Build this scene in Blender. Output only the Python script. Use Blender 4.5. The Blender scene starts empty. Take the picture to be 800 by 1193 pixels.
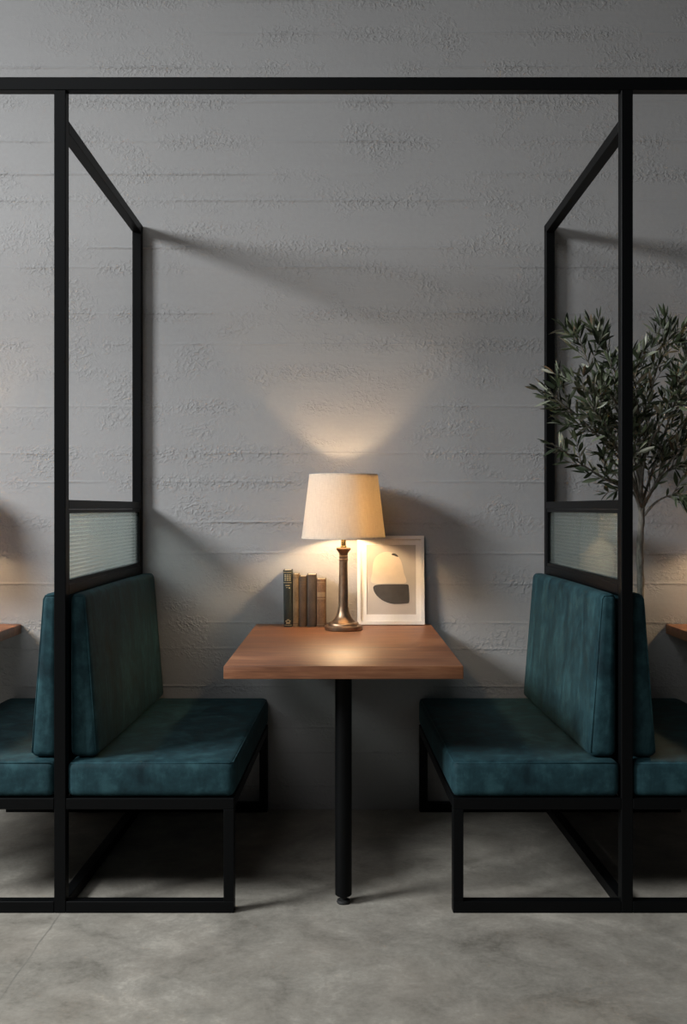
import bpy, bmesh, math, random
from mathutils import Vector, Matrix

random.seed(11)
scene = bpy.context.scene
COL = scene.collection

# ------------------------------------------------------------------ constants (metres)
F = 1173.0           # focal length in pixels of the 800x1193 frame
CAMY = -4.035        # camera distance from the back wall (wall face at y = 0)
CAMZ = 1.207
FRONT = -1.035       # plane of the booth fronts
SKEW = 0.025         # the dividers close in slightly towards the wall
XD = 0.845           # centre line of each divider at the front


# ------------------------------------------------------------------ node helpers
def new_mat(name):
    m = bpy.data.materials.new(name)
    m.use_nodes = True
    nt = m.node_tree
    b = nt.nodes['Principled BSDF']
    return m, nt, b


def node(nt, kind, **kw):
    n = nt.nodes.new(kind)
    for k, v in kw.items():
        if k in n.inputs:
            n.inputs[k].default_value = v
        else:
            setattr(n, k, v)
    return n


def ramp(nt, fac, stops):
    r = nt.nodes.new('ShaderNodeValToRGB')
    els = r.color_ramp.elements
    while len(els) < len(stops):
        els.new(0.5)
    for e, (p, c) in zip(els, stops):
        e.position = p
        e.color = (c, c, c, 1) if not hasattr(c, '__len__') else (*c[:3], 1)
    nt.links.new(fac, r.inputs['Fac'])
    return r.outputs['Color']


def math_n(nt, op, a, b):
    n = nt.nodes.new('ShaderNodeMath')
    n.operation = op
    for i, v in enumerate((a, b)):
        if hasattr(v, 'links'):
            nt.links.new(v, n.inputs[i])
        else:
            n.inputs[i].default_value = v
    return n.outputs[0]


def coords(nt, scale=(1, 1, 1), rot=(0, 0, 0), loc=(0, 0, 0)):
    tc = nt.nodes.new('ShaderNodeTexCoord')
    mp = nt.nodes.new('ShaderNodeMapping')
    mp.inputs['Scale'].default_value = scale
    mp.inputs['Rotation'].default_value = rot
    mp.inputs['Location'].default_value = loc
    nt.links.new(tc.outputs['Object'], mp.inputs['Vector'])
    return mp.outputs['Vector']


def noise(nt, vec, scale, detail=4, rough=0.55, dist=0.0):
    n = nt.nodes.new('ShaderNodeTexNoise')
    n.inputs['Scale'].default_value = scale
    n.inputs['Detail'].default_value = detail
    n.inputs['Roughness'].default_value = rough
    n.inputs['Distortion'].default_value = dist
    nt.links.new(vec, n.inputs['Vector'])
    return n.outputs['Fac']


def mixc(nt, fac, a, b, mode='MIX'):
    n = nt.nodes.new('ShaderNodeMix')
    n.data_type = 'RGBA'
    n.blend_type = mode
    for sock, v in ((n.inputs[0], fac), (n.inputs[6], a), (n.inputs[7], b)):
        if hasattr(v, 'links'):
            nt.links.new(v, sock)
        else:
            sock.default_value = v if not hasattr(v, '__len__') else (*v[:3], 1)
    return n.outputs[2]


def bump(nt, bsdf, height, strength=0.3, dist=0.01, prev=None):
    b = nt.nodes.new('ShaderNodeBump')
    b.inputs['Strength'].default_value = strength
    b.inputs['Distance'].default_value = dist
    nt.links.new(height, b.inputs['Height'])
    if prev is not None:
        nt.links.new(prev, b.inputs['Normal'])
    nt.links.new(b.outputs['Normal'], bsdf.inputs['Normal'])
    return b.outputs['Normal']


# ------------------------------------------------------------------ materials
def mat_plain(name, col, rough=0.5, metal=0.0, nscale=60, namt=0.12, bstr=0.05):
    m, nt, b = new_mat(name)
    v = coords(nt)
    n = noise(nt, v, nscale, 3)
    lo = tuple(c * (1 - namt) for c in col)
    hi = tuple(min(1, c * (1 + namt)) for c in col)
    nt.links.new(ramp(nt, n, [(0.3, lo), (0.7, hi)]), b.inputs['Base Color'])
    b.inputs['Roughness'].default_value = rough
    b.inputs['Metallic'].default_value = metal
    if bstr:
        bump(nt, b, n, bstr, 0.002)
    return m


def mat_board_concrete():
    m, nt, b = new_mat('board_marked_concrete')
    v = coords(nt)
    tc = nt.nodes.new('ShaderNodeTexCoord')
    sep = nt.nodes.new('ShaderNodeSeparateXYZ')
    nt.links.new(tc.outputs['Object'], sep.inputs[0])
    H = 0.1385
    zz = math_n(nt, 'ADD', sep.outputs['Z'], math_n(nt, 'MULTIPLY', noise(nt, coords(nt, scale=(1, 1, 0.2)), 2.2, 4, 0.6), 0.014))
    zz = math_n(nt, 'ADD', zz, math_n(nt, 'MULTIPLY', noise(nt, v, 28, 3, 0.6), 0.006))
    q = math_n(nt, 'DIVIDE', zz, H)
    row = math_n(nt, 'FLOOR', q, 0)

    def rnd_row(seed):
        wn = nt.nodes.new('ShaderNodeTexWhiteNoise')
        wn.noise_dimensions = '1D'
        nt.links.new(math_n(nt, 'ADD', row, seed), wn.inputs['W'])
        return wn.outputs['Value']
    # where the joint sits inside its row, signed distance to it in metres
    pos = math_n(nt, 'ADD', 0.5, math_n(nt, 'MULTIPLY', math_n(nt, 'SUBTRACT', rnd_row(3.3), 0.5), 0.45))
    sd = math_n(nt, 'MULTIPLY', math_n(nt, 'SUBTRACT', math_n(nt, 'FRACT', q, 0), pos), H)
    ad = math_n(nt, 'ABSOLUTE', sd, 0)
    # intermittent along the joint, different for each row
    cx = nt.nodes.new('ShaderNodeCombineXYZ')
    nt.links.new(sep.outputs['X'], cx.inputs['X'])
    nt.links.new(math_n(nt, 'MULTIPLY', row, 7.31), cx.inputs['Y'])
    jn = noise(nt, cx.outputs[0], 1.5, 3, 0.6)
    jmask = ramp(nt, jn, [(0.44, 0.03), (0.66, 1.0)])
    line = ramp(nt, ad, [(0.0, 1.0), (0.0026, 0.0)])
    joint = mixc(nt, 1.0, line, jmask, 'MULTIPLY')
    lip = ramp(nt, math_n(nt, 'ABSOLUTE', math_n(nt, 'SUBTRACT', sd, 0.006), 0), [(0.0, 1.0), (0.006, 0.0)])
    lip = mixc(nt, 1.0, lip, jmask, 'MULTIPLY')
    streak = noise(nt, coords(nt, scale=(0.9, 1, 13)), 2.0, 5, 0.6)
    blot = noise(nt, coords(nt, scale=(0.8, 1, 1.3)), 1.9, 5, 0.6)
    fine = noise(nt, v, 60, 4, 0.65)
    tone = mixc(nt, 0.6, ramp(nt, streak, [(0.3, 0.43), (0.7, 0.57)]), ramp(nt, blot, [(0.3, 0.40), (0.7, 0.60)]))
    tone = mixc(nt, 0.10, tone, ramp(nt, fine, [(0.35, 0.1), (0.65, 0.9)]))
    colr = ramp(nt, tone, [(0.25, (0.315, 0.310, 0.308)), (0.75, (0.405, 0.400, 0.397))])
    colr = mixc(nt, math_n(nt, 'MULTIPLY', joint, 0.20), colr, (0.13, 0.128, 0.125))
    nt.links.new(colr, b.inputs['Base Color'])
    b.inputs['Roughness'].default_value = 0.88
    b.inputs['Specular IOR Level'].default_value = 0.25
    # rough cement scabs: in blotches and along some joints
    near = ramp(nt, ad, [(0.0, 1.0), (0.045, 0.0)])
    band = mixc(nt, 1.0, near, ramp(nt, noise(nt, cx.outputs[0], 2.7, 3), [(0.44, 0.0), (0.58, 1.0)]), 'MULTIPLY')
    pm = ramp(nt, noise(nt, coords(nt, scale=(1.0, 1, 1.7), loc=(3.1, 0, 1.7)), 3.3, 3, 0.55), [(0.50, 0.0), (0.72, 1.0)])
    rough = mixc(nt, 1.0, pm, band, 'LIGHTEN')
    grit = noise(nt, coords(nt, scale=(1, 1, 1.25)), 62, 3, 0.55, 0.6)
    patch = mixc(nt, 1.0, rough, ramp(nt, grit, [(0.46, 0.0), (0.62, 1.0)]), 'MULTIPLY')
    n0 = bump(nt, b, rnd_row(9.1), 0.12, 0.004)
    n1 = bump(nt, b, patch, 0.50, 0.006, n0)
    n2 = bump(nt, b, joint, -0.75, 0.004, n1)
    n3 = bump(nt, b, lip, 0.6, 0.005, n2)
    n4 = bump(nt, b, fine, 0.25, 0.003, n3)
    bump(nt, b, streak, 0.12, 0.008, n4)
    return m


def mat_floor():
    m, nt, b = new_mat('polished_concrete')
    v = coords(nt)
    big = noise(nt, v, 2.3, 8, 0.68, 0.7)
    mid = noise(nt, v, 8.0, 8, 0.72, 0.5)
    fine = noise(nt, v, 70, 4, 0.7)
    t = mixc(nt, 0.42, big, mid)
    t = mixc(nt, 0.16, t, fine)
    c = ramp(nt, t, [(0.38, (0.165, 0.153, 0.127)), (0.46, (0.272, 0.253, 0.216)), (0.54, (0.36, 0.335, 0.288)), (0.62, (0.51, 0.473, 0.408))])
    warm = ramp(nt, noise(nt, v, 2.6, 3), [(0.45, 0.0), (0.75, 0.35)])
    c = mixc(nt, warm, c, (0.36, 0.31, 0.255))
    # a saw-cut joint running away from the camera
    tc = nt.nodes.new('ShaderNodeTexCoord')
    sep = nt.nodes.new('ShaderNodeSeparateXYZ')
    nt.links.new(tc.outputs['Object'], sep.inputs[0])
    wob = math_n(nt, 'MULTIPLY', noise(nt, v, 9, 3), 0.012)
    dx = math_n(nt, 'ABSOLUTE', math_n(nt, 'ADD', math_n(nt, 'ADD', sep.outputs['X'], 0.838), wob), 0)
    line = ramp(nt, dx, [(0.0, 1.0), (0.0035, 0.0)])
    line = mixc(nt, 1.0, line, ramp(nt, mid, [(0.42, 0.05), (0.60, 0.6)]), 'MULTIPLY')
    c = mixc(nt, line, c, (0.10, 0.096, 0.088))
    nt.links.new(c, b.inputs['Base Color'])
    nt.links.new(ramp(nt, mid, [(0.3, 0.42), (0.7, 0.62)]), b.inputs['Roughness'])
    n1 = bump(nt, b, fine, 0.08, 0.002)
    bump(nt, b, line, -0.4, 0.004, n1)
    return m


def mat_velvet(name, k=1.0):
    m, nt, b = new_mat(name)
    v = coords(nt, scale=(1.2, 1.2, 0.42))
    a = noise(nt, v, 8.5, 5, 0.62, 0.7)
    f = noise(nt, coords(nt), 26, 4, 0.65)
    fib = noise(nt, coords(nt), 420, 2, 0.5)
    t = mixc(nt, 0.4, a, f)
    c = ramp(nt, t, [(0.36, (0.0048 * k, 0.019 * k, 0.025 * k)), (0.5, (0.0125 * k, 0.043 * k, 0.053 * k)), (0.64, (0.030 * k, 0.084 * k, 0.097 * k))])
    nt.links.new(c, b.inputs['Base Color'])
    nt.links.new(ramp(nt, t, [(0.3, 0.62), (0.7, 0.85)]), b.inputs['Roughness'])
    b.inputs['Specular IOR Level'].default_value = 0.20
    b.inputs['Sheen Weight'].default_value = 0.04
    b.inputs['Sheen Roughness'].default_value = 0.45
    b.inputs['Sheen Tint'].default_value = (0.45, 0.75, 0.80, 1)
    n1 = bump(nt, b, a, 0.22, 0.012)
    n2 = bump(nt, b, f, 0.12, 0.004, n1)
    bump(nt, b, fib, 0.06, 0.001, n2)
    return m


def mat_wood():
    m, nt, b = new_mat('oiled_walnut_wood')
    v = coords(nt, scale=(1.0, 9.0, 9.0))
    g = noise(nt, v, 3.2, 7, 0.62, 0.7)
    f = noise(nt, coords(nt, scale=(2, 60, 60)), 4.0, 4, 0.6)
    bl = noise(nt, coords(nt, scale=(1, 1.4, 1)), 3.4, 3)
    t = mixc(nt, 0.35, g, f)
    t = mixc(nt, 0.30, t, bl)
    c = ramp(nt, t, [(0.36, (0.105, 0.038, 0.017)), (0.5, (0.225, 0.088, 0.040)), (0.62, (0.36, 0.165, 0.080))])
    nt.links.new(c, b.inputs['Base Color'])
    nt.links.new(ramp(nt, t, [(0.3, 0.40), (0.7, 0.54)]), b.inputs['Roughness'])
    n1 = bump(nt, b, f, 0.08, 0.002)
    bump(nt, b, g, 0.06, 0.004, n1)
    return m


def mat_shade():
    m = bpy.data.materials.new('linen_shade')
    m.use_nodes = True
    nt = m.node_tree
    nt.nodes.clear()
    out = nt.nodes.new('ShaderNodeOutputMaterial')
    warp = noise(nt, coords(nt, scale=(1, 1, 14)), 60, 3, 0.6)
    weft = noise(nt, coords(nt, scale=(9, 9, 0.6)), 30, 3, 0.6)
    t = mixc(nt, 0.5, warp, weft)
    c = ramp(nt, t, [(0.3, (0.70, 0.65, 0.57)), (0.7, (0.87, 0.83, 0.76))])
    d = nt.nodes.new('ShaderNodeBsdfDiffuse')
    tr = nt.nodes.new('ShaderNodeBsdfTranslucent')
    nt.links.new(c, d.inputs['Color'])
    nt.links.new(mixc(nt, 1.0, c, (1.0, 0.88, 0.64), 'MULTIPLY'), tr.inputs['Color'])
    mx = nt.nodes.new('ShaderNodeMixShader')
    mx.inputs[0].default_value = 0.30
    nt.links.new(d.outputs[0], mx.inputs[1])
    nt.links.new(tr.outputs[0], mx.inputs[2])
    bp = nt.nodes.new('ShaderNodeBump')
    bp.inputs['Strength'].default_value = 0.25
    bp.inputs['Distance'].default_value = 0.002
    nt.links.new(t, bp.inputs['Height'])
    nt.links.new(bp.outputs[0], d.inputs['Normal'])
    nt.links.new(mx.outputs[0], out.inputs['Surface'])
    return m


def mat_bulb():
    m = bpy.data.materials.new('glowing_bulb')
    m.use_nodes = True
    nt = m.node_tree
    nt.nodes.clear()
    out = nt.nodes.new('ShaderNodeOutputMaterial')
    e = nt.nodes.new('ShaderNodeEmission')
    e.inputs['Color'].default_value = (1.0, 0.70, 0.40, 1)
    e.inputs['Strength'].default_value = BULB
    nt.links.new(e.outputs[0], out.inputs['Surface'])
    return m


def mat_fluted():
    m = bpy.data.materials.new('reeded_glass')
    m.use_nodes = True
    nt = m.node_tree
    nt.nodes.clear()
    out = nt.nodes.new('ShaderNodeOutputMaterial')
    g = nt.nodes.new('ShaderNodeBsdfGlass')
    g.inputs['Color'].default_value = (0.90, 0.95, 0.93, 1)
    g.inputs['Roughness'].default_value = 0.10
    g.inputs['IOR'].default_value = 1.45
    t = nt.nodes.new('ShaderNodeBsdfTransparent')
    t.inputs['Color'].default_value = (0.88, 0.93, 0.91, 1)
    tl = nt.nodes.new('ShaderNodeBsdfTranslucent')
    tl.inputs['Color'].default_value = (0.62, 0.68, 0.66, 1)
    df = nt.nodes.new('ShaderNodeBsdfDiffuse')
    n = noise(nt, coords(nt, scale=(1, 1, 1)), 20, 2)
    nt.links.new(ramp(nt, n, [(0.3, (0.50, 0.56, 0.54)), (0.7, (0.60, 0.66, 0.64))]), df.inputs['Color'])
    m1 = nt.nodes.new('ShaderNodeMixShader')
    m1.inputs[0].default_value = 0.5
    nt.links.new(tl.outputs[0], m1.inputs[1])
    nt.links.new(df.outputs[0], m1.inputs[2])
    m2 = nt.nodes.new('ShaderNodeMixShader')
    m2.inputs[0].default_value = 0.45
    nt.links.new(g.outputs[0], m2.inputs[1])
    nt.links.new(t.outputs[0], m2.inputs[2])
    m3 = nt.nodes.new('ShaderNodeMixShader')
    m3.inputs[0].default_value = 0.13
    nt.links.new(m2.outputs[0], m3.inputs[1])
    nt.links.new(m1.outputs[0], m3.inputs[2])
    nt.links.new(m3.outputs[0], out.inputs['Surface'])
    return m


def mat_leaf():
    m, nt, b = new_mat('olive_leaf')
    g = nt.nodes.new('ShaderNodeNewGeometry')
    c = ramp(nt, g.outputs['Random Per Island'], [(0.0, (0.020, 0.030, 0.016)), (0.45, (0.052, 0.070, 0.034)),
                                                   (0.72, (0.115, 0.140, 0.078)), (0.90, (0.36, 0.38, 0.29)), (1.0, (0.14, 0.085, 0.045))])
    nt.links.new(c, b.inputs['Base Color'])
    b.inputs['Roughness'].default_value = 0.42
    b.inputs['Subsurface Weight'].default_value = 0.0
    bump(nt, b, noise(nt, coords(nt), 160, 2), 0.1, 0.001)
    return m


def mat_bark():
    m, nt, b = new_mat('olive_bark')
    n = noise(nt, coords(nt, scale=(1, 1, 0.25)), 110, 5, 0.65)
    nt.links.new(ramp(nt, n, [(0.3, (0.10, 0.09, 0.075)), (0.7, (0.30, 0.275, 0.235))]), b.inputs['Base Color'])
    b.inputs['Roughness'].default_value = 0.85
    bump(nt, b, n, 0.5, 0.004)
    return m


BULB = 325.0
M = {}
M['wall'] = mat_board_concrete()
M['floor'] = mat_floor()
M['plaster'] = mat_plain('grey_plaster', (0.16, 0.16, 0.16), 0.9, nscale=8)
M['steel'] = mat_plain('black_powder_coated_steel', (0.0030, 0.0033, 0.0036), 0.46, nscale=250, namt=0.2, bstr=0.03)
M['board'] = mat_plain('black_board', (0.012, 0.012, 0.012), 0.8)
M['steel'].node_tree.nodes['Principled BSDF'].inputs['Specular IOR Level'].default_value = 0.11
M['velvet'] = mat_velvet('teal_velvet')
M['piping'] = mat_velvet('teal_piping', 1.25)
M['wood'] = mat_wood()
M['shade'] = mat_shade()
M['bulb'] = mat_bulb()
M['bronze'] = mat_plain('antique_bronze', (0.34, 0.225, 0.145), 0.36, 0.85, nscale=35, namt=0.25, bstr=0.05)
M['brass'] = mat_plain('polished_brass', (0.62, 0.43, 0.18), 0.25, 1.0, nscale=60, namt=0.1, bstr=0.02)
M['trim'] = mat_plain('cream_tape', (0.72, 0.64, 0.52), 0.8)
M['glass'] = mat_fluted()
M['rubber'] = mat_plain('black_rubber', (0.012, 0.012, 0.012), 0.7)
M['white'] = mat_plain('white_painted_frame', (0.80, 0.77, 0.72), 0.5, nscale=40, namt=0.03)
M['matboard'] = mat_plain('mat_board', (0.82, 0.79, 0.74), 0.9, nscale=90, namt=0.02)
M['print'] = mat_plain('print_paper', (0.47, 0.43, 0.385), 0.85, nscale=6, namt=0.08)
M['print_pale'] = mat_plain('pale_ink', (0.66, 0.575, 0.47), 0.85, nscale=14, namt=0.07)
M['print_dark'] = mat_plain('charcoal_ink', (0.045, 0.042, 0.040), 0.8, nscale=30, namt=0.15)
M['backing'] = mat_plain('brown_backing_board', (0.10, 0.08, 0.06), 0.85)
M['paper'] = mat_plain('aged_paper', (0.62, 0.50, 0.34), 0.9, nscale=200, namt=0.15)
M['gilt'] = mat_plain('gilt_lettering', (0.50, 0.42, 0.26), 0.45, 0.5, nscale=300, namt=0.3)
M['leaf'] = mat_leaf()
M['bark'] = mat_bark()
M['pot'] = mat_plain('dark_clay', (0.045, 0.042, 0.040), 0.75, nscale=40, namt=0.2, bstr=0.15)
M['soil'] = mat_plain('potting_soil', (0.035, 0.025, 0.018), 0.95, nscale=120, namt=0.5, bstr=0.5)


# ------------------------------------------------------------------ mesh helpers
def box(bm, x0, x1, y0, y1, z0, z1):
    vs = [bm.verts.new((x, y, z)) for x in (x0, x1) for y in (y0, y1) for z in (z0, z1)]
    for q in ((0, 1, 3, 2), (4, 6, 7, 5), (0, 4, 5, 1), (2, 3, 7, 6), (0, 2, 6, 4), (1, 5, 7, 3)):
        bm.faces.new([vs[i] for i in q])
    return vs


def hexa(bm, pts):
    """8 points ordered like box()"""
    vs = [bm.verts.new(p) for p in pts]
    for q in ((0, 1, 3, 2), (4, 6, 7, 5), (0, 4, 5, 1), (2, 3, 7, 6), (0, 2, 6, 4), (1, 5, 7, 3)):
        bm.faces.new([vs[i] for i in q])
    return vs


def bevel(bm, w, seg=2):
    bmesh.ops.bevel(bm, geom=list(bm.edges), offset=w, segments=seg, affect='EDGES', profile=0.5, clamp_overlap=True)


def tube(bm, pts, rad, seg=8, cap=True):
    pts = [Vector(p) for p in pts]
    if not hasattr(rad, '__len__'):
        rad = [rad] * len(pts)
    rings = []
    up = None
    for i, p in enumerate(pts):
        t = (pts[min(i + 1, len(pts) - 1)] - pts[max(i - 1, 0)])
        if t.length < 1e-9:
            t = Vector((0, 0, 1))
        t.normalize()
        if up is None:
            up = t.orthogonal().normalized()
        else:
            up = (up - t * up.dot(t))
            up = up.normalized() if up.length > 1e-6 else t.orthogonal().normalized()
        w = t.cross(up)
        rings.append([bm.verts.new(p + (up * math.cos(a) + w * math.sin(a)) * rad[i])
                      for a in (2 * math.pi * k / seg for k in range(seg))])
    for a, b in zip(rings, rings[1:]):
        for k in range(seg):
            bm.faces.new((a[k], a[(k + 1) % seg], b[(k + 1) % seg], b[k]))
    if cap:
        bm.faces.new(rings[0][::-1])
        bm.faces.new(rings[-1])


def lathe(bm, prof, seg=48, closed=False, cx=0, cy=0):
    """prof: list of (r, z); r=0 makes a pole"""
    rings = []
    for r, z in prof:
        if r < 1e-6:
            rings.append([bm.verts.new((cx, cy, z))])
        else:
            rings.append([bm.verts.new((cx + r * math.cos(a), cy + r * math.sin(a), z))
                          for a in (2 * math.pi * k / seg for k in range(seg))])
    pairs = list(zip(rings, rings[1:]))
    if closed:
        pairs.append((rings[-1], rings[0]))
    for a, b in pairs:
        for k in range(seg):
            k2 = (k + 1) % seg
            if len(a) == 1 and len(b) == 1:
                continue
            if len(a) == 1:
                bm.faces.new((a[0], b[k2], b[k]))
            elif len(b) == 1:
                bm.faces.new((a[k], a[k2], b[0]))
            else:
                bm.faces.new((a[k], a[k2], b[k2], b[k]))


def soft_box(bm, hx, hy, hz, r, bulge=(0, 0, 0), n=10):
    """upholstered block centred on the origin"""
    def ticks(h):
        inner = h - r
        t = [-h, -h + 0.25 * r, -h + 0.6 * r]
        t += [-inner + 2 * inner * i / n for i in range(n + 1)]
        t += [h - 0.6 * r, h - 0.25 * r, h]
        return t
    T = (ticks(hx), ticks(hy), ticks(hz))
    H = (hx, hy, hz)
    cache = {}

    def vert(p):
        key = tuple(round(c, 6) for c in p)
        if key in cache:
            return cache[key]
        q = Vector([max(-(h - r), min(h - r, c)) for c, h in zip(p, H)])
        d = Vector(p) - q
        if d.length > 1e-9:
            d.normalize()
        o = q + d * r
        f = [max(0.0, 1 - (o[i] / H[i]) ** 2) for i in range(3)]
        o = Vector((o.x + bulge[0] * (o.x / hx) * f[1] * f[2],
                    o.y + bulge[1] * (o.y / hy) * f[0] * f[2],
                    o.z + bulge[2] * (o.z / hz) * f[0] * f[1]))
        cache[key] = bm.verts.new(o)
        return cache[key]
    for ax in range(3):
        u, w = (ax + 1) % 3, (ax + 2) % 3
        for s in (-1, 1):
            for i in range(len(T[u]) - 1):
                for j in range(len(T[w]) - 1):
                    q = []
                    for a, b in ((i, j), (i + 1, j), (i + 1, j + 1), (i, j + 1)):
                        p = [0, 0, 0]
                        p[ax] = s * H[ax]
                        p[u] = T[u][a]
                        p[w] = T[w][b]
                        q.append(vert(p))
                    bm.faces.new(q if s > 0 else q[::-1])


def warp(bm, fn):
    for v in bm.verts:
        v.co = Vector(fn(v.co.copy()))


def skew_fn(side):
    """side -1: left of the table, +1: right.  Shifts x towards the centre with depth"""
    def fn(p):
        t = (p.y - FRONT) / (-FRONT)
        return (p.x - side * SKEW * t, p.y, p.z)
    return fn


def link(name, bm, mat, parent=None, smooth=None, origin=None, side=None, kind=None, label=None):
    if side is not None:
        warp(bm, skew_fn(side))
    bmesh.ops.recalc_face_normals(bm, faces=list(bm.faces))
    if parent is not None:
        off = world_loc(parent)
        bmesh.ops.translate(bm, verts=list(bm.verts), vec=-off)
    elif origin is not None:
        bmesh.ops.translate(bm, verts=list(bm.verts), vec=-Vector(origin))
    me = bpy.data.meshes.new(name)
    bm.to_mesh(me)
    bm.free()
    me.materials.append(mat)
    if smooth is not None:
        me.shade_smooth()
        if smooth < 180:
            me.set_sharp_from_angle(angle=math.radians(smooth))
    o = bpy.data.objects.new(name, me)
    COL.objects.link(o)
    if parent is not None:
        o.parent = parent
    elif origin is not None:
        o.location = origin
    if kind:
        o['kind'] = kind
    if label:
        o['label'] = label
    return o


def world_loc(o):
    v = Vector(o.location)
    p = o.parent
    while p is not None:
        v += Vector(p.location)
        p = p.parent
    return v


def thing(name, label, cat, loc, group=None):
    o = bpy.data.objects.new(name, None)
    o.empty_display_size = 0.1
    COL.objects.link(o)
    o.location = loc
    tag(o, label, cat, group)
    return o


def tag(o, label, cat, group=None):
    o['label'] = label
    o['category'] = cat
    if group:
        o['group'] = group
    return o


def copy_thing(root, loc, label):
    r = root.copy()
    COL.objects.link(r)
    r.location = loc
    r['label'] = label
    for ch in list(root.children):
        c = ch.copy()
        COL.objects.link(c)
        c.parent = r
        for g in list(ch.children):
            d = g.copy()
            COL.objects.link(d)
            d.parent = c
    return r


def NB():
    return bmesh.new()


# ------------------------------------------------------------------ the room
RX = 3.6
CEIL = 4.3
bm = NB(); box(bm, -RX - 0.2, RX + 0.2, 0.0, 0.2, 0.0, CEIL)
link('wall_back', bm, M['wall'], kind='structure')
bm = NB(); box(bm, -RX - 0.2, RX + 0.2, -7.0, 0.2, -0.1, 0.0)
link('floor', bm, M['floor'], kind='structure')
bm = NB(); box(bm, -RX - 0.2, RX + 0.2, -7.0, 0.2, CEIL, CEIL + 0.1)
link('ceiling', bm, M['plaster'], kind='structure')
bm = NB(); box(bm, RX, RX + 0.2, -7.0, 0.0, 0.0, CEIL)
link('wall_right', bm, M['plaster'], kind='structure')
WINDOWS = [(-3.4, -1.4, 1.8, 3.6)]     # openings in the left wall: y0, y1, z0, z1
bm = NB()
ys = -7.0
for (a0, a1, c0, c1) in sorted(WINDOWS):
    box(bm, -RX - 0.2, -RX, ys, a0, 0.0, CEIL)
    box(bm, -RX - 0.2, -RX, a0, a1, 0.0, c0)
    box(bm, -RX - 0.2, -RX, a0, a1, c1, CEIL)
    ys = a1
box(bm, -RX - 0.2, -RX, ys, 0.0, 0.0, CEIL)
link('wall_left', bm, M['plaster'], kind='structure')
for i, (a0, a1, c0, c1) in enumerate(WINDOWS):
    bm = NB()
    w = 0.04
    xa, xb = -RX - 0.14, -RX - 0.08
    box(bm, xa, xb, a0, a0 + w, c0, c1)
    box(bm, xa, xb, a1 - w, a1, c0, c1)
    box(bm, xa, xb, a0 + w, a1 - w, c0, c0 + w)
    box(bm, xa, xb, a0 + w, a1 - w, c1 - w, c1)
    link('window_%d' % (i + 1), bm, M['steel'], kind='structure')

# ------------------------------------------------------------------ overhead beam
T = 0.0345
bm = NB()
box(bm, -RX + 0.002, RX - 0.002, FRONT, FRONT + T, 2.4535, 2.492)
bevel(bm, 0.0018, 1)
o = link('overhead_beam', bm, M['steel'], origin=(0, FRONT, 2.4535))
tag(o, 'long black square steel beam spanning across the top, above both booth dividers', 'beam')


# ------------------------------------------------------------------ dividers
def divider(side, label):
    root = thing('booth_divider', label, 'divider', (side * XD, FRONT, 0), 'steel dividers between the booths')
    x0, x1 = side * XD - T / 2, side * XD + T / 2

    def bar(name, y0, y1, z0, z1, mat='steel', par=root, xa=x0, xb=x1, zr=None):
        b = NB()
        if zr is None:
            box(b, xa, xb, y0, y1, z0, z1)
        else:
            hexa(b, [(x, y, z + (zr if y == y1 else 0)) for x in (xa, xb) for y in (y0, y1) for z in (z0, z1)])
        bevel(b, 0.0016, 1)
        return link(name, b, M[mat], par, side=side)
    R = -0.004
    bar('post', FRONT, FRONT + T, 0.0, 2.4535)
    bar('wall_post', R - T, R, 0.0, 2.337)
    bar('side_beam', FRONT + T, R, 2.3385, 2.3735, zr=-0.0365)
    bar('middle_rail', FRONT + T, R - T, 1.204, 1.232)
    bar('lower_rail', FRONT + T, R - T, 0.946, 0.978)
    bar('floor_rail', FRONT + T, R - T, 0.0, T)
    # glazing bead round the pane
    b = NB()
    ya, yb, za, zb = FRONT + T + 0.001, R - T - 0.001, 0.9785, 1.2035
    bw = 0.012
    for s in (-1, 1):
        xc = side * XD + s * 0.0105
        xa, xb = xc - 0.0045, xc + 0.0045
        box(b, xa, xb, ya, ya + bw, za, zb)
        box(b, xa, xb, yb - bw, yb, za, zb)
        box(b, xa, xb, ya + bw, yb - bw, za, za + bw)
        box(b, xa, xb, ya + bw, yb - bw, zb - bw, zb)
    link('glazing_bead', b, M['steel'], root, side=side)
    # reeded pane: half-round horizontal ribs on both faces, one closed sheet
    b = NB()
    pitch, t0, amp = 0.0125, 0.002, 0.0034
    prof = []
    nz = int((zb - za - 0.004) / pitch * 6)
    zs = [za + 0.002 + (zb - za - 0.004) * i / nz for i in range(nz + 1)]
    rib = [t0 + amp * abs(math.sin(math.pi * (z - za) / pitch)) for z in zs]
    loop = [(side * XD + r, z) for r, z in zip(rib, zs)] + [(side * XD - t0, z) for z in reversed(zs)]
    f0 = [b.verts.new((x, ya + 0.002, z)) for x, z in loop]
    f1 = [b.verts.new((x, yb - 0.002, z)) for x, z in loop]
    L = len(loop)
    for i in range(L):
        b.faces.new((f0[i], f0[(i + 1) % L], f1[(i + 1) % L], f1[i]))
    n = len(zs)
    for e in (f0, f1):
        for i in range(n - 1):
            b.faces.new((e[i], e[i + 1], e[L - 2 - i], e[L - 1 - i]))
    link('reeded_glass_pane', b, M['glass'], root, side=side, smooth=50, label='pale reeded glass pane')
    return root


divider(-1, 'tall black steel divider left of the table, above the left pair of backrests')
divider(1, 'tall black steel divider right of the table, olive branches reaching through its open top')


# ------------------------------------------------------------------ benches
SEAT_L = 0.502      # seat depth from the divider


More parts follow.
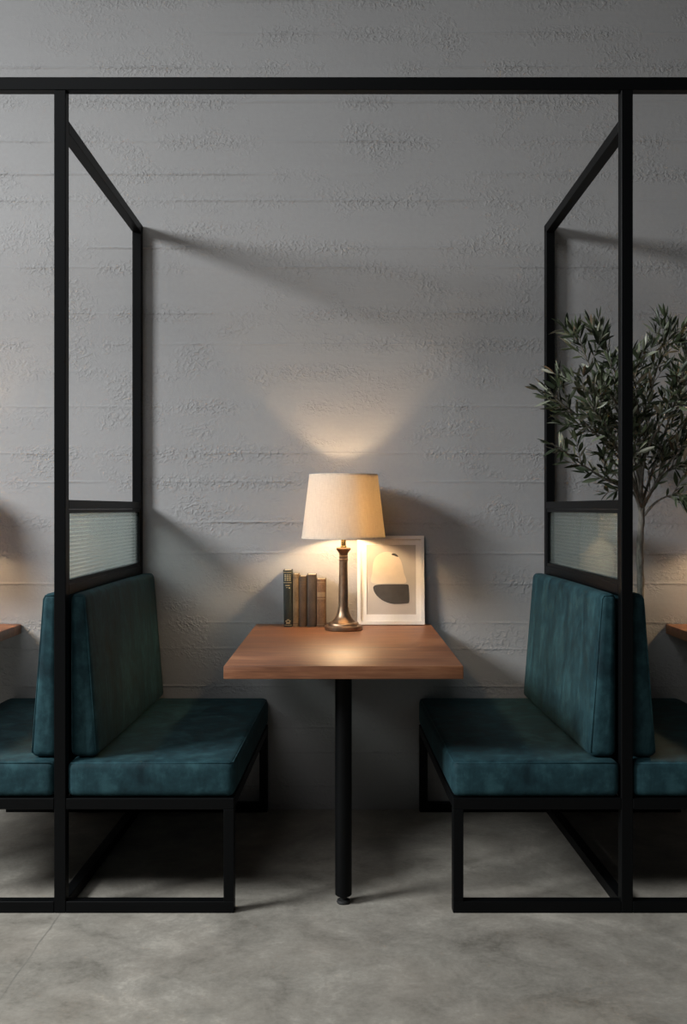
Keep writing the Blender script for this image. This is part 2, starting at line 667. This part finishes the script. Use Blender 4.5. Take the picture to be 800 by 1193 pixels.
def bench(side, d, label):
    """side: which divider; d: direction the sitter faces along x (+1 right, -1 left)"""
    xc = side * XD
    xb = xc + d * 0.0185                       # back plane next to the divider
    xf = xc + d * (0.0175 + SEAT_L)            # sitting edge
    y0, y1 = FRONT + 0.004, -0.006
    root = thing('booth_bench', label, 'bench', (xc + d * 0.27, (y0 + y1) / 2, 0), 'teal booth benches')
    # seat cushion
    hx, hy, hz = abs(xf - xb) / 2, (y1 - y0) / 2, 0.054
    b = NB()
    soft_box(b, hx, hy, hz, 0.022, (0.004, 0.003, 0.004), 12)
    cx, cy, cz = (xb + xf) / 2, (y0 + y1) / 2, 0.3965
    warp(b, lambda p: (cx + p.x, cy + p.y, cz + p.z - (0.004 * max(0, 1 - (p.x / hx) ** 2) * max(0, 1 - (p.y / hy) ** 2) if p.z > 0 else 0)))
    seat = link('seat_cushion', b, M['velvet'], root, smooth=180, side=side)
    k = 0.022 * (1 - 0.72)
    b = NB()
    zt = cz + hz - k
    xe = xf - d * k
    tube(b, [(xc + d * 0.03, y0 + k, zt), (xe - d * 0.01, y0 + k, zt), (xe, y0 + k + 0.01, zt), (xe, y1 - 0.02, zt)], 0.0022, 6)
    link('piping', b, M['piping'], seat, smooth=180, side=side)
    # backrest wedge
    ztop, zbot = 0.948, 0.4535
    tt, tb = 0.046, 0.086                      # thickness at top and bottom
    hx, hy, hz = 0.5, (y1 - (FRONT + T + 0.004)) / 2, (ztop - zbot) / 2
    cy2 = (y1 + FRONT + T + 0.004) / 2
    ttm, tbm = 0.0435, 0.0795

    def wedge(p):
        u = (p.z + hz) / (2 * hz)
        th = 0.0
        x = p.x / (2 * WX) + 0.5               # 0 at the back, 1 on the sitting face
        th = tb + (tt - tb) * u
        return (xc + d * (0.019 + x * th), cy2 + p.y, (ztop + zbot) / 2 + p.z)
    WX = 0.033
    b = NB()
    soft_box(b, WX, hy, hz, 0.021, (0.005, 0.002, 0.003), 12)
    warp(b, wedge)
    back = link('backrest', b, M['velvet'], root, smooth=180, side=side)
    b = NB()
    k = 0.021 * (1 - 0.74)
    pts = [Vector((WX - k, -hy + k, -hz + 0.015)), Vector((WX - k, -hy + k, 0)), Vector((WX - k, -hy + k, hz - 0.016)),
           Vector((WX - 0.012, -hy + k, hz - k)), Vector((-WX + 0.012, -hy + k, hz - k))]
    tube(b, [wedge(p) for p in pts], 0.0022, 6)
    link('piping', b, M['piping'], back, smooth=180, side=side)
    # steel base
    lw = 0.031

    def bar(name, xa, xb_, ya, yb, za, zb):
        b = NB()
        box(b, min(xa, xb_), max(xa, xb_), ya, yb, za, zb)
        bevel(b, 0.0015, 1)
        return link(name, b, M['steel'], root, side=side)
    xp = xc + d * (T / 2 + 0.0006)
    xo = xf - d * 0.001
    for ya, nm in ((FRONT, 'front'), (y1 - T, 'rear')):
        yb = ya + T
        bar('leg', xo - d * lw, xo, ya, yb, T, 0.309)
        bar('seat_rail', xp, xo, ya, yb, 0.309, 0.3415)
        bar('floor_rail', xp, xo, ya, yb, 0.0, T)
    bar('side_rail', xo - d * lw, xo, FRONT + T, y1 - T, 0.309, 0.3415)
    bar('side_rail', xp, xp + d * lw, FRONT + T, y1 - T, 0.309, 0.3415)
    b = NB()
    xs = sorted((xp + d * lw, xo - d * lw))
    box(b, xs[0], xs[1], FRONT + T, y1 - T, 0.322, 0.3405)
    link('seat_board', b, M['board'], root, side=side)
    return root


bench(-1, 1, 'teal velvet bench with black sled base, left of the wooden table, facing right')
bench(-1, -1, 'teal velvet bench cut off by the left edge, beyond the left divider post')
bench(1, -1, 'teal velvet bench with black sled base, right of the wooden table, facing left')
bench(1, 1, 'teal velvet bench cut off by the right edge of the picture, below the olive tree')

# ------------------------------------------------------------------ tables
TZ = 0.743


def table():
    root = thing('booth_table', 'brown wooden booth table in the middle, carrying the lamp and books', 'table',
                 (0, -0.54, 0), 'wooden booth tables on one black leg')
    b = NB()
    hexa(b, [(x * (1.0 if y < -0.5 else 0.992), y, z) for x in (-0.353, 0.353) for y in (-1.075, -0.002) for z in (TZ - 0.039, TZ)])
    bevel(b, 0.003, 2)
    link('tabletop', b, M['wood'], root, smooth=30)
    yl = -0.955
    b = NB()
    box(b, -0.05, 0.05, yl - 0.05, yl + 0.05, TZ - 0.0455, TZ - 0.0393)
    bevel(b, 0.001, 1)
    link('mounting_plate', b, M['steel'], root)
    b = NB()
    lathe(b, [(0, 0.024), (0.0225, 0.024), (0.0255, 0.027), (0.0255, TZ - 0.046), (0, TZ - 0.046)], 40, cx=0, cy=yl)
    leg = link('leg', b, M['steel'], root, smooth=40)
    b = NB()
    lathe(b, [(0, 0.0), (0.019, 0.0), (0.021, 0.004), (0.019, 0.010), (0.009, 0.012), (0.009, 0.0238), (0, 0.0238)], 32, cx=0, cy=yl)
    link('foot_glide', b, M['rubber'], leg, smooth=40)
    return root


tab = table()
copy_thing(tab, (-1.64, -0.54, 0), 'corner of a brown wooden table at the left edge of the picture')
copy_thing(tab, (1.64, -0.54, 0), 'corner of a brown wooden table at the right edge of the picture')


# ------------------------------------------------------------------ lamps
def lamp():
    lx, ly, z0 = 0.0, -0.188, TZ
    px = 0.003280
    root = thing('table_lamp', 'lit table lamp with linen shade and bronze column foot on the central table', 'lamp',
                 (lx, ly, z0), 'table lamps')
    b = NB()
    P = [(0, 0), (21.4, 0), (22.3, 0.9), (22.3, 4.2), (21.6, 5.2), (18.4, 5.7), (18.0, 6.2), (17.6, 8.0), (16.8, 8.7), (14.2, 9.0),
         (13.4, 9.6), (12.2, 11.2), (10.2, 13.2), (8.6, 16.0), (7.3, 19.5), (6.5, 23), (6.0, 27.0), (0, 27.0)]
    lathe(b, [(r * px, z0 + h * px) for r, h in P], 56, cx=lx, cy=ly)
    link('base', b, M['bronze'], root, smooth=28)
    b = NB()
    P = [(0, 27.05), (5.8, 27.05), (5.55, 31), (5.2, 60), (4.95, 78), (4.95, 80), (5.5, 80.6), (5.5, 81.8), (4.9, 82.4), (4.9, 83.6), (5.4, 84.2),
         (5.4, 85.4), (4.9, 86.0), (5.2, 88.0), (6.4, 90.6), (8.0, 92.6), (8.5, 93.4), (8.5, 94.6), (8.0, 95.5), (0, 95.5)]
    lathe(b, [(r * px, z0 + h * px) for r, h in P], 48, cx=lx, cy=ly)
    link('column', b, M['bronze'], root, smooth=28)
    b = NB()
    P = [(0, 95.55), (3.6, 95.55), (3.6, 97), (2.9, 97.8), (2.9, 105), (4.2, 106), (4.4, 118), (4.0, 119), (0, 119)]
    lathe(b, [(r * px, z0 + h * px) for r, h in P], 32, cx=lx, cy=ly)
    link('socket', b, M['brass'], root, smooth=30)
    # bulb
    zb = 1.168
    b = NB()
    zs0 = z0 + 119.05 * px
    prof = [(0, zs0), (0.011, zs0), (0.012, zs0 + 0.006)]
    for i in range(0, 11):
        a = math.radians(-50 + 14 * i)
        prof.append((0.026 * math.cos(a), zb + 0.006 + 0.026 * math.sin(a)))
    prof[-1] = (0, zb + 0.032)
    lathe(b, prof, 24, cx=lx, cy=ly)
    link('bulb', b, M['bulb'], root, smooth=60, label='glowing bulb under the shade')
    # shade: thin closed cone wall
    zb0, zt0 = 1.0925, 1.3360
    rb, rt, th = 0.1600, 0.1305, 0.0016
    b = NB()
    prof = []
    for i in range(9):
        t = i / 8
        prof.append((rb + (rt - rb) * t, zb0 + (zt0 - zb0) * t))
    for i in range(9):
        t = 1 - i / 8
        prof.append((rb + (rt - rb) * t - th, zb0 + (zt0 - zb0) * t))
    lathe(b, prof, 96, closed=True, cx=lx, cy=ly)
    sh = link('shade', b, M['shade'], root, smooth=40, label='tapered cream linen drum shade')
    for zz, rr in ((zb0, rb), (zt0, rt)):
        b = NB()
        sgn = 1 if zz == zb0 else -1
        lathe(b, [(rr + 0.0009, zz - 0.0006), (rr + 0.0009 - sgn * 0.0007, zz + sgn * 0.006), (rr - 0.0030, zz + sgn * 0.006), (rr - 0.0030, zz - 0.0006)], 96, closed=True, cx=lx, cy=ly)
        link('rim', b, M['trim'], sh, smooth=40)
    # spider: ring and three arms
    b = NB()
    zr = 1.262
    rr = rb + (rt - rb) * (zr - zb0) / (zt0 - zb0) - 0.003
    tube(b, [(lx, ly, zr), (lx, ly, zr + 0.012)], 0.006, 10)
    for k in range(3):
        a = math.radians(90 + 120 * k)
        tube(b, [(lx, ly, zr + 0.006), (lx + rr * math.cos(a), ly + rr * math.sin(a), zr + 0.006)], 0.0014, 6)
    # harp that carries the ring
    for s in (-1, 1):
        hp = []
        for i in range(13):
            t = i / 12
            hp.append((lx + s * 0.036 * math.sin(math.pi * t) ** 0.7, ly, zs0 - 0.02 + (zr - zs0 + 0.022) * t))
        tube(b, hp, 0.0013, 6)
    link('shade_carrier', b, M['brass'], root, smooth=60)
    return root


lp = lamp()
copy_thing(lp, (-1.64, -0.188, TZ), 'table lamp on the table beyond the left edge, seen only by its warm glow')
copy_thing(lp, (1.64, -0.188, TZ), 'table lamp on the table beyond the right edge, seen only by its warm glow')


# ------------------------------------------------------------------ books
def book(xl, xr, h, mats, label, tilt=0.0, depth=0.098, ysp=-0.108, marks=()):
    """upright book with its rounded spine to the viewer"""
    wd = xr - xl
    cx = (xl + xr) / 2
    root = thing('book', label, 'book', (cx, ysp + depth / 2, TZ), 'old books beside the lamp')
    cov, spine_t = mats
    th = 0.0022
    z0, z1 = TZ + 0.0006, TZ + h

    def lean(p):
        return (p.x + tilt * (p.z - TZ), p.y, p.z)
    # cover: two boards and a rounded spine, one folded sheet
    b = NB()
    outer, inner = [], []
    yb = ysp + depth
    outer.append((xl, yb))
    outer.append((xl, ysp + 0.006))
    for i in range(0, 9):
        a = math.pi * i / 8
        outer.append((cx - wd / 2 * math.cos(a), ysp + 0.006 - 0.006 * math.sin(a)))
    outer.append((xr, yb))
    inner.append((xl + th, yb))
    inner.append((xl + th, ysp + 0.007))
    for i in range(0, 9):
        a = math.pi * i / 8
        inner.append((cx - (wd / 2 - th) * math.cos(a), ysp + 0.0075 - 0.005 * math.sin(a)))
    inner.append((xr - th, yb))
    V = [[b.verts.new((x, y, z)) for (x, y) in lst] for lst in (outer, inner) for z in (z0, z1)]
    o0, o1, i0, i1 = V
    n = len(outer)
    for k in range(n - 1):
        b.faces.new((o0[k], o0[k + 1], o1[k + 1], o1[k]))
        b.faces.new((i0[k + 1], i0[k], i1[k], i1[k + 1]))
        b.faces.new((o1[k], o1[k + 1], i1[k + 1], i1[k]))
        b.faces.new((o0[k + 1], o0[k], i0[k], i0[k + 1]))
    for k in (0, n - 1):
        b.faces.new((o0[k], o1[k], i1[k], i0[k]))
    bmesh.ops.remove_doubles(b, verts=list(b.verts), dist=1e-6)
    warp(b, lean)
    cv = link('cover', b, cov, root, smooth=40)
    b = NB()
    box(b, xl + th + 0.0002, xr - th - 0.0002, ysp + 0.0085, yb - 0.004, z0 + 0.003, z1 - 0.0035)
    warp(b, lean)
    link('pages', b, M['paper'], root)
    # raised bands and stamped marks on the spine
    def arc_strip(bb, za, zb_, u0=-0.92, u1=0.92, lift=0.0006):
        seg = 8
        pts = []
        for i in range(seg + 1):
            u = u0 + (u1 - u0) * i / seg
            a = math.acos(max(-1, min(1, -u)))
            pts.append((cx - (wd / 2) * math.cos(a), ysp + 0.006 - (0.006 + lift) * math.sin(a)))
        r0 = [bb.verts.new((x, y, za)) for x, y in pts]
        r1 = [bb.verts.new((x, y, zb_)) for x, y in pts]
        q0 = [bb.verts.new((x, y + lift * 2.2, za)) for x, y in pts]
        q1 = [bb.verts.new((x, y + lift * 2.2, zb_)) for x, y in pts]
        for k in range(seg):
            bb.faces.new((r0[k], r0[k + 1], r1[k + 1], r1[k]))
            bb.faces.new((q0[k + 1], q0[k], q1[k], q1[k + 1]))
            bb.faces.new((r1[k], r1[k + 1], q1[k + 1], q1[k]))
            bb.faces.new((r0[k + 1], r0[k], q0[k], q0[k + 1]))
        bb.faces.new((r0[0], r1[0], q1[0], q0[0]))
        bb.faces.new((r1[seg], r0[seg], q0[seg], q1[seg]))
    lettering = [m_ for m_ in marks if len(m_) > 2]
    for m_ in marks:
        if len(m_) == 2:
            b = NB()
            arc_strip(b, TZ + h * m_[0], TZ + h * m_[1])
            warp(b, lean)
            link('spine_band', b, spine_t, cv, smooth=40)
    for nm, sel in (('spine_lettering', [q for q in lettering if q[0] > 0.4]), ('spine_emblem', [q for q in lettering if q[0] <= 0.4])):
        if sel:
            b = NB()
            for m_ in sel:
                arc_strip(b, TZ + h * m_[0], TZ + h * m_[1], *m_[2:4])
            warp(b, lean)
            link(nm, b, spine_t, cv, smooth=40)
    return root


def bookmat(name, c1, c2, amt=1.0):
    m, nt, b = new_mat(name)
    n = noise(nt, coords(nt, scale=(1.2, 1, 0.5)), 38, 5, 0.65)
    f = noise(nt, coords(nt), 300, 3)
    t = mixc(nt, 0.3, n, f)
    nt.links.new(ramp(nt, t, [(0.34, c1), (0.66, c2)]), b.inputs['Base Color'])
    b.inputs['Roughness'].default_value = 0.68
    bump(nt, b, f, 0.2, 0.001)
    return m


def bx(p):   # photo column -> metres at the depth of the book spines
    return (p - 400) * 3.930 / F


green = bookmat('dark_green_cloth', (0.010, 0.015, 0.014), (0.026, 0.035, 0.031))
tan = bookmat('worn_tan_cloth', (0.10, 0.062, 0.030), (0.28, 0.19, 0.10))
brown = bookmat('faded_brown_cloth', (0.045, 0.026, 0.014), (0.105, 0.064, 0.036))
slate = bookmat('slate_brown_cloth', (0.034, 0.024, 0.018), (0.085, 0.058, 0.040))
rust = bookmat('worn_rust_leather', (0.085, 0.040, 0.018), (0.22, 0.125, 0.062))
rough_leather = bookmat('pale_label', (0.18, 0.12, 0.065), (0.30, 0.21, 0.12))
dk = bookmat('dark_band', (0.03, 0.02, 0.014), (0.07, 0.05, 0.03))

gm = [(0.955, 0.965)]
for zrow in (0.92, 0.895, 0.87, 0.845, 0.82):
    gm += [(zrow - 0.009, zrow + 0.006, -0.7, -0.25), (zrow - 0.009, zrow + 0.006, -0.12, 0.25), (zrow - 0.009, zrow + 0.006, 0.38, 0.72)]
gm += [(0.775, 0.785), (0.725, 0.738, -0.55, 0.5), (0.69, 0.70, -0.35, 0.1), (0.675, 0.70, 0.25, 0.6),
       (0.12, 0.135, -0.3, 0.3), (0.095, 0.115, -0.6, -0.15), (0.095, 0.115, 0.15, 0.6), (0.06, 0.085, -0.45, 0.45), (0.03, 0.038)]
book(bx(330.6), bx(340.7), 0.222, (green, M['gilt']), 'tall dark green book with gilt stamping, leftmost of the row', tilt=-0.016, marks=gm)
book(bx(341.0), bx(347.6), 0.206, (tan, brown), 'thin worn tan book, next to the tall dark green one', marks=[(0.93, 0.94), (0.06, 0.07)], depth=0.097)
book(bx(348.2), bx(356.9), 0.198, (brown, dk), 'faded brown book in the middle of the row', marks=[(0.95, 0.965), (0.91, 0.92), (0.86, 0.87), (0.80, 0.81)], depth=0.096)
book(bx(357.6), bx(368.2), 0.205, (slate, dk), 'thick slate brown book, second from the lamp', marks=[(0.955, 0.965), (0.035, 0.045)])
book(bx(368.9), bx(379.2), 0.187, (rust, rough_leather), 'worn rust leather book with pale spine label, nearest the lamp foot',
     marks=[(0.93, 0.94), (0.63, 0.73), (0.58, 0.60), (0.05, 0.06)])


# ------------------------------------------------------------------ framed print
def framed_print():
    W, H, D = 0.2665, 0.352, 0.016
    root = thing('framed_print', 'white framed abstract print with a charcoal bowl shape, leaning on the wall behind the lamp', 'picture',
                 (0.188, -0.05, TZ), None)
    lean = math.radians(5.2)

    def put(bm_):
        # local: x right, y depth (0 = back), z up -> leaning back about the bottom back edge
        R_ = Matrix.Rotation(-lean, 3, 'X')
        for v in bm_.verts:
            p = R_ @ v.co
            v.co = Vector((p.x + 0.188, p.y - 0.034, p.z + TZ + 0.0017))

    fw = 0.0135
    b = NB()
    for x0, x1, z0, z1 in ((-W / 2, -W / 2 + fw, 0, H), (W / 2 - fw, W / 2, 0, H), (-W / 2 + fw, W / 2 - fw, 0, fw), (-W / 2 + fw, W / 2 - fw, H - fw, H)):
        vs = box(b, x0, x1, -D, 0, z0, z1)
    put(b)
    link('frame', b, M['white'], root)
    b = NB(); box(b, -W / 2 + fw, W / 2 - fw, -0.004, -0.001, fw, H - fw); put(b)
    link('backing', b, M['backing'], root)
    b = NB()
    iw0, iw1, ih0, ih1 = -W / 2 + 0.037, W / 2 - 0.033, 0.040, H - 0.036
    ax, bx_, az, bz = -W / 2 + fw + .0002, W / 2 - fw - .0002, fw + .0002, H - fw - .0002
    for x0, x1, z0, z1 in ((ax, iw0, az, bz), (iw1, bx_, az, bz), (iw0, iw1, az, ih0), (iw0, iw1, ih1, bz)):
        box(b, x0, x1, -0.0085, -0.0065, z0, z1)
    put(b)
    link('mat', b, M['matboard'], root)
    b = NB(); box(b, iw0 - 0.004, iw1 + 0.004, -0.0062, -0.0045, ih0 - 0.004, ih1 + 0.004); put(b)
    pr = link('print', b, M['print'], root)

    def flat(name, pts, mat, y):
        bb = NB()
        a = [bb.verts.new((x, y, z)) for x, z in pts]
        c = [bb.verts.new((x, y + 0.0004, z)) for x, z in pts]
        bb.faces.new(a)
        bb.faces.new(c[::-1])
        n_ = len(pts)
        for i in range(n_):
            bb.faces.new((a[i], c[i], c[(i + 1) % n_], a[(i + 1) % n_]))
        put(bb)
        link(name, bb, mat, pr)

    def s(px_, py_):      # from the enlarged view of the picture to the print's own plane
        return ((px_ - 562) / 286 * W, (718 - py_) / 373 * H)

    def curve(keys, n=10):
        out = []
        K = len(keys)
        for i in range(K):
            p0, p1, p2, p3 = (Vector(keys[(i + j - 1) % K]) for j in range(4))
            for t in [q / n for q in range(n)]:
                out.append(tuple(0.5 * ((2 * p1) + (-p0 + p2) * t + (2 * p0 - 5 * p1 + 4 * p2 - p3) * t * t + (-p0 + 3 * p1 - 3 * p2 + p3) * t ** 3)))
        return out
    pale = [s(482, 543), s(483, 500), s(490, 450), s(510, 424), s(545, 412), s(583, 424), s(606, 450), s(618, 500), s(626, 543), s(560, 545)]
    flat('pale_shape', curve(pale, 5), M['print_pale'], -0.0068)
    dark = [s(487, 566), s(489, 558), s(497, 553), s(520, 550), s(580, 549), s(620, 549), s(636, 551), s(639, 562), s(641, 600), s(640, 624), s(634, 629), s(600, 632), s(565, 631), s(530, 619), s(505, 600), s(492, 582)]
    flat('charcoal_shape', curve(dark, 4), M['print_dark'], -0.0070)
    dash = [s(565, 424), s(572, 419), s(584, 421), s(594, 430), s(592, 434), s(580, 430)]
    flat('charcoal_dash', curve(dash, 4), M['print_dark'], -0.0072)
    return root


framed_print()


# ------------------------------------------------------------------ olive tree
def P3(px, py, d):
    return Vector(((px - 400) * d / F, CAMY + d, CAMZ - (py - 592) * d / F))


def olive():
    bx0, by0, bz0 = 1.083, CAMY + 3.85, 0.453
    root = thing('olive_tree', 'potted olive tree with slim grey trunk, branching beside the right divider post', 'plant', (bx0, by0, bz0))
    b = NB()
    lathe(b, [(0, bz0), (0.044, bz0), (0.048, bz0 + 0.006), (0.060, bz0 + 0.20), (0.063, bz0 + 0.212), (0.063, bz0 + 0.225), (0.056, bz0 + 0.225),
              (0.054, bz0 + 0.195), (0, bz0 + 0.195)], 40, cx=bx0, cy=by0)
    pot = link('pot', b, M['pot'], root, smooth=35)
    b = NB()
    lathe(b, [(0, bz0 + 0.1955), (0.0535, bz0 + 0.1955), (0.05, bz0 + 0.205), (0, bz0 + 0.212)], 24, cx=bx0, cy=by0)
    link('soil', b, M['soil'], pot, smooth=60)
    rnd = random.Random(5)

    def smooth_path(keys, n=7):
        out = []
        K = len(keys)
        for i in range(K - 1):
            p0, p1, p2, p3 = keys[max(i - 1, 0)], keys[i], keys[i + 1], keys[min(i + 2, K - 1)]
            for q in range(n):
                t = q / n
                out.append(0.5 * ((2 * p1) + (-p0 + p2) * t + (2 * p0 - 5 * p1 + 4 * p2 - p3) * t * t + (-p0 + 3 * p1 - 3 * p2 + p3) * t ** 3))
        out.append(keys[-1])
        return out

    trunk = smooth_path([Vector((bx0, by0, bz0 + 0.20)), P3(741, 735, 3.84), P3(746, 690, 3.84), P3(745, 640, 3.83), P3(747, 603, 3.82), P3(746, 575, 3.80)])
    b = NB()
    nT = len(trunk)
    tube(b, trunk, [0.0155 - 0.005 * i / nT + 0.0012 * math.sin(i * 1.7) for i in range(nT)], 12)
    link('trunk', b, M['bark'], root, smooth=60)

    mains = [
        [(746, 600, 3.82), (738, 575, 3.79), (715, 563, 3.72), (690, 549, 3.66), (662, 530, 3.61), (654, 523, 3.58), (641, 517, 3.56)],
        [(746, 585, 3.81), (730, 545, 3.74), (700, 512, 3.65), (672, 484, 3.58), (654, 470, 3.54), (645, 461, 3.52), (637, 453, 3.50)],
        [(746, 580, 3.80), (728, 520, 3.74), (706, 475, 3.69), (690, 436, 3.66), (680, 410, 3.66), (670, 396, 3.66)],
        [(746, 575, 3.80), (738, 510, 3.78), (722, 450, 3.76), (708, 410, 3.75), (702, 386, 3.75)],
        [(747, 575, 3.80), (752, 500, 3.76), (762, 440, 3.73), (774, 408, 3.72), (781, 387, 3.72)],
        [(747, 590, 3.81), (762, 540, 3.80), (782, 480, 3.80), (796, 434, 3.80), (805, 404, 3.80)],
        [(748, 603, 3.82), (764, 585, 3.79), (782, 577, 3.74), (796, 580, 3.70)],
        [(748, 590, 3.80), (775, 545, 3.72), (806, 505, 3.66), (832, 470, 3.62)],
        [(747, 580, 3.80), (745, 520, 3.70), (742, 470, 3.62), (740, 440, 3.56), (744, 420, 3.52)],
        [(747, 585, 3.80), (770, 530, 3.86), (800, 510, 3.90), (840, 500, 3.92), (868, 480, 3.92)],
        [(746, 575, 3.80), (730, 540, 3.85), (710, 500, 3.90), (690, 470, 3.93)],
        [(746, 580, 3.80), (752, 530, 3.68), (772, 490, 3.58), (790, 465, 3.52), (800, 440, 3.48)],
        [(746, 590, 3.80), (735, 560, 3.70), (722, 530, 3.62), (708, 500, 3.55), (690, 476, 3.50), (668, 440, 3.48)],
        [(747, 595, 3.81), (766, 562, 3.76), (790, 540, 3.70), (815, 548, 3.64)],
        [(746, 580, 3.80), (740, 540, 3.74), (728, 500, 3.68), (716, 470, 3.62), (722, 440, 3.60)],
    ]
    branches = NB()
    leaves = NB()
    YMAX = -0.03

    def leaf(base, dirv, L, Wd):
        dirv = dirv.normalized()
        if (base + dirv * L).y > YMAX:
            dirv = Vector((dirv.x, -abs(dirv.y), dirv.z))
        side_ = dirv.cross(Vector((rnd.uniform(-1, 1), rnd.uniform(-1, 1), rnd.uniform(0.2, 1)))).normalized()
        nrm = side_.cross(dirv).normalized()
        bend = rnd.uniform(-0.10, 0.16)
        rows = []
        for t, wv in ((0.0, 0.10), (0.14, 0.42), (0.36, 0.92), (0.58, 1.0), (0.8, 0.66), (1.0, 0.04)):
            c = base + dirv * (L * t) - nrm * (bend * L * t * t)
            h = Wd * 0.5 * wv
            lift = nrm * (h * 0.35)
            rows.append((leaves.verts.new(c - side_ * h + lift), leaves.verts.new(c), leaves.verts.new(c + side_ * h + lift)))
        for a, c in zip(rows, rows[1:]):
            leaves.faces.new((a[0], a[1], c[1], c[0]))
            leaves.faces.new((a[1], a[2], c[2], c[1]))

    def leafy(path, start, step, Lr=(0.044, 0.071)):
        acc = 0.0
        flip = rnd.uniform(0, 6.28)
        for i in range(1, len(path)):
            if i / len(path) < start:
                continue
            a, c = path[i - 1], path[i]
            seg = (c - a).length
            acc += seg
            while acc > step:
                acc -= step
                p = a.lerp(c, rnd.random())
                t = (c - a).normalized()
                o = t.orthogonal().normalized()
                flip += math.pi / 2 + rnd.uniform(-.3, .3)
                for s_ in (0, math.pi):
                    if rnd.random() < 0.08:
                        continue
                    o2 = Matrix.Rotation(flip + s_, 3, t) @ o
                    dv = t * rnd.uniform(0.55, 1.05) + o2 * rnd.uniform(0.5, 0.95) + Vector((0, 0, rnd.uniform(-0.15, 0.15)))
                    L = rnd.uniform(*Lr)
                    leaf(p, dv, L, L * rnd.uniform(0.19, 0.26))
        t = (path[-1] - path[-2]).normalized()
        for k in range(3):
            leaf(path[-1], t + Vector((rnd.uniform(-.35, .35), rnd.uniform(-.35, .35), rnd.uniform(-.3, .35))), rnd.uniform(*Lr), 0.0105)

    for mi, keys in enumerate(mains):
        path = smooth_path([P3(*k) for k in keys])
        n = len(path)
        tube(branches, path, [0.0044 * (1 - i / n) + 0.0012 for i in range(n)], 7)
        leafy(path, 0.45, 0.024)
        # side twigs
        for i in range(int(n * 0.22), n - 2):
            if mi in (0, 1) and i > n * 0.78:
                continue
            if rnd.random() < (0.54 if mi not in (0, 6) else 0.24):
                t = (path[i + 1] - path[i - 1]).normalized()
                o = Matrix.Rotation(rnd.uniform(0, 6.28), 3, t) @ t.orthogonal().normalized()
                dv = (t * 0.8 + o * rnd.uniform(0.5, 0.9) + Vector((0, -0.05, 0.22))).normalized()
                ln = rnd.uniform(0.07, 0.15) * (1.15 - 0.6 * i / n)
                tw = []
                curl = Vector((rnd.uniform(-.3, .3), rnd.uniform(-.3, .3), rnd.uniform(-0.1, .4)))
                for q in range(6):
                    s_ = q / 5
                    pt = path[i] + dv * (ln * s_) + curl * (ln * 0.35 * s_ * s_)
                    pt.y = min(pt.y, YMAX - 0.005)
                    tw.append(pt)
                tube(branches, tw, [0.0022 * (1 - 0.6 * q / 5) for q in range(6)], 5)
                leafy(tw, 0.15, 0.023)
    link('branches', branches, M['bark'], root, smooth=60)
    bmesh.ops.recalc_face_normals(leaves, faces=list(leaves.faces))
    link('foliage', leaves, M['leaf'], root, smooth=180)
    return root


olive()

# ------------------------------------------------------------------ light
w = bpy.data.worlds.new('World')
scene.world = w
w.use_nodes = True
bg = w.node_tree.nodes['Background']
bg.inputs['Color'].default_value = (0.95, 0.97, 1.0, 1)
bg.inputs['Strength'].default_value = 0.02

# patch of bright sky seen through the left window
la = bpy.data.lights.new('window_daylight', 'AREA')
la.shape = 'RECTANGLE'
la.size = 1.5
la.size_y = 1.35
la.energy = 400
la.color = (0.94, 0.975, 1.0)
lo = bpy.data.objects.new('window_daylight', la)
COL.objects.link(lo)
lo.location = (-4.6, -3.0, 3.6)
lo.rotation_euler = (Vector((0.2, -0.6, 1.0)) - Vector(lo.location)).to_track_quat('-Z', 'Y').to_euler()

# unseen fill light added under the ceiling to brighten the floor before the booths
la = bpy.data.lights.new('overhead_fill', 'AREA')
la.shape = 'RECTANGLE'
la.size = 2.4
la.size_y = 1.5
la.energy = 62
la.color = (0.97, 0.985, 1.0)
lo = bpy.data.objects.new('overhead_fill', la)
COL.objects.link(lo)
lo.location = (-1.7, -4.05, CEIL - 0.01)

# ------------------------------------------------------------------ camera
cam = bpy.data.cameras.new('Camera')
cam.sensor_fit = 'VERTICAL'
cam.sensor_height = 36.0
cam.sensor_width = 24.0
cam.lens = F / 1193 * 36.0
cam.shift_y = -4.5 / 1193
co = bpy.data.objects.new('Camera', cam)
COL.objects.link(co)
co.location = (0, CAMY, CAMZ)
co.rotation_euler = (math.radians(90), 0, 0)
scene.camera = co

vs = scene.view_settings
vs.view_transform = 'Standard'
vs.look = 'None'
vs.exposure = 0.0
vs.gamma = 1.0
vs.use_curve_mapping = False
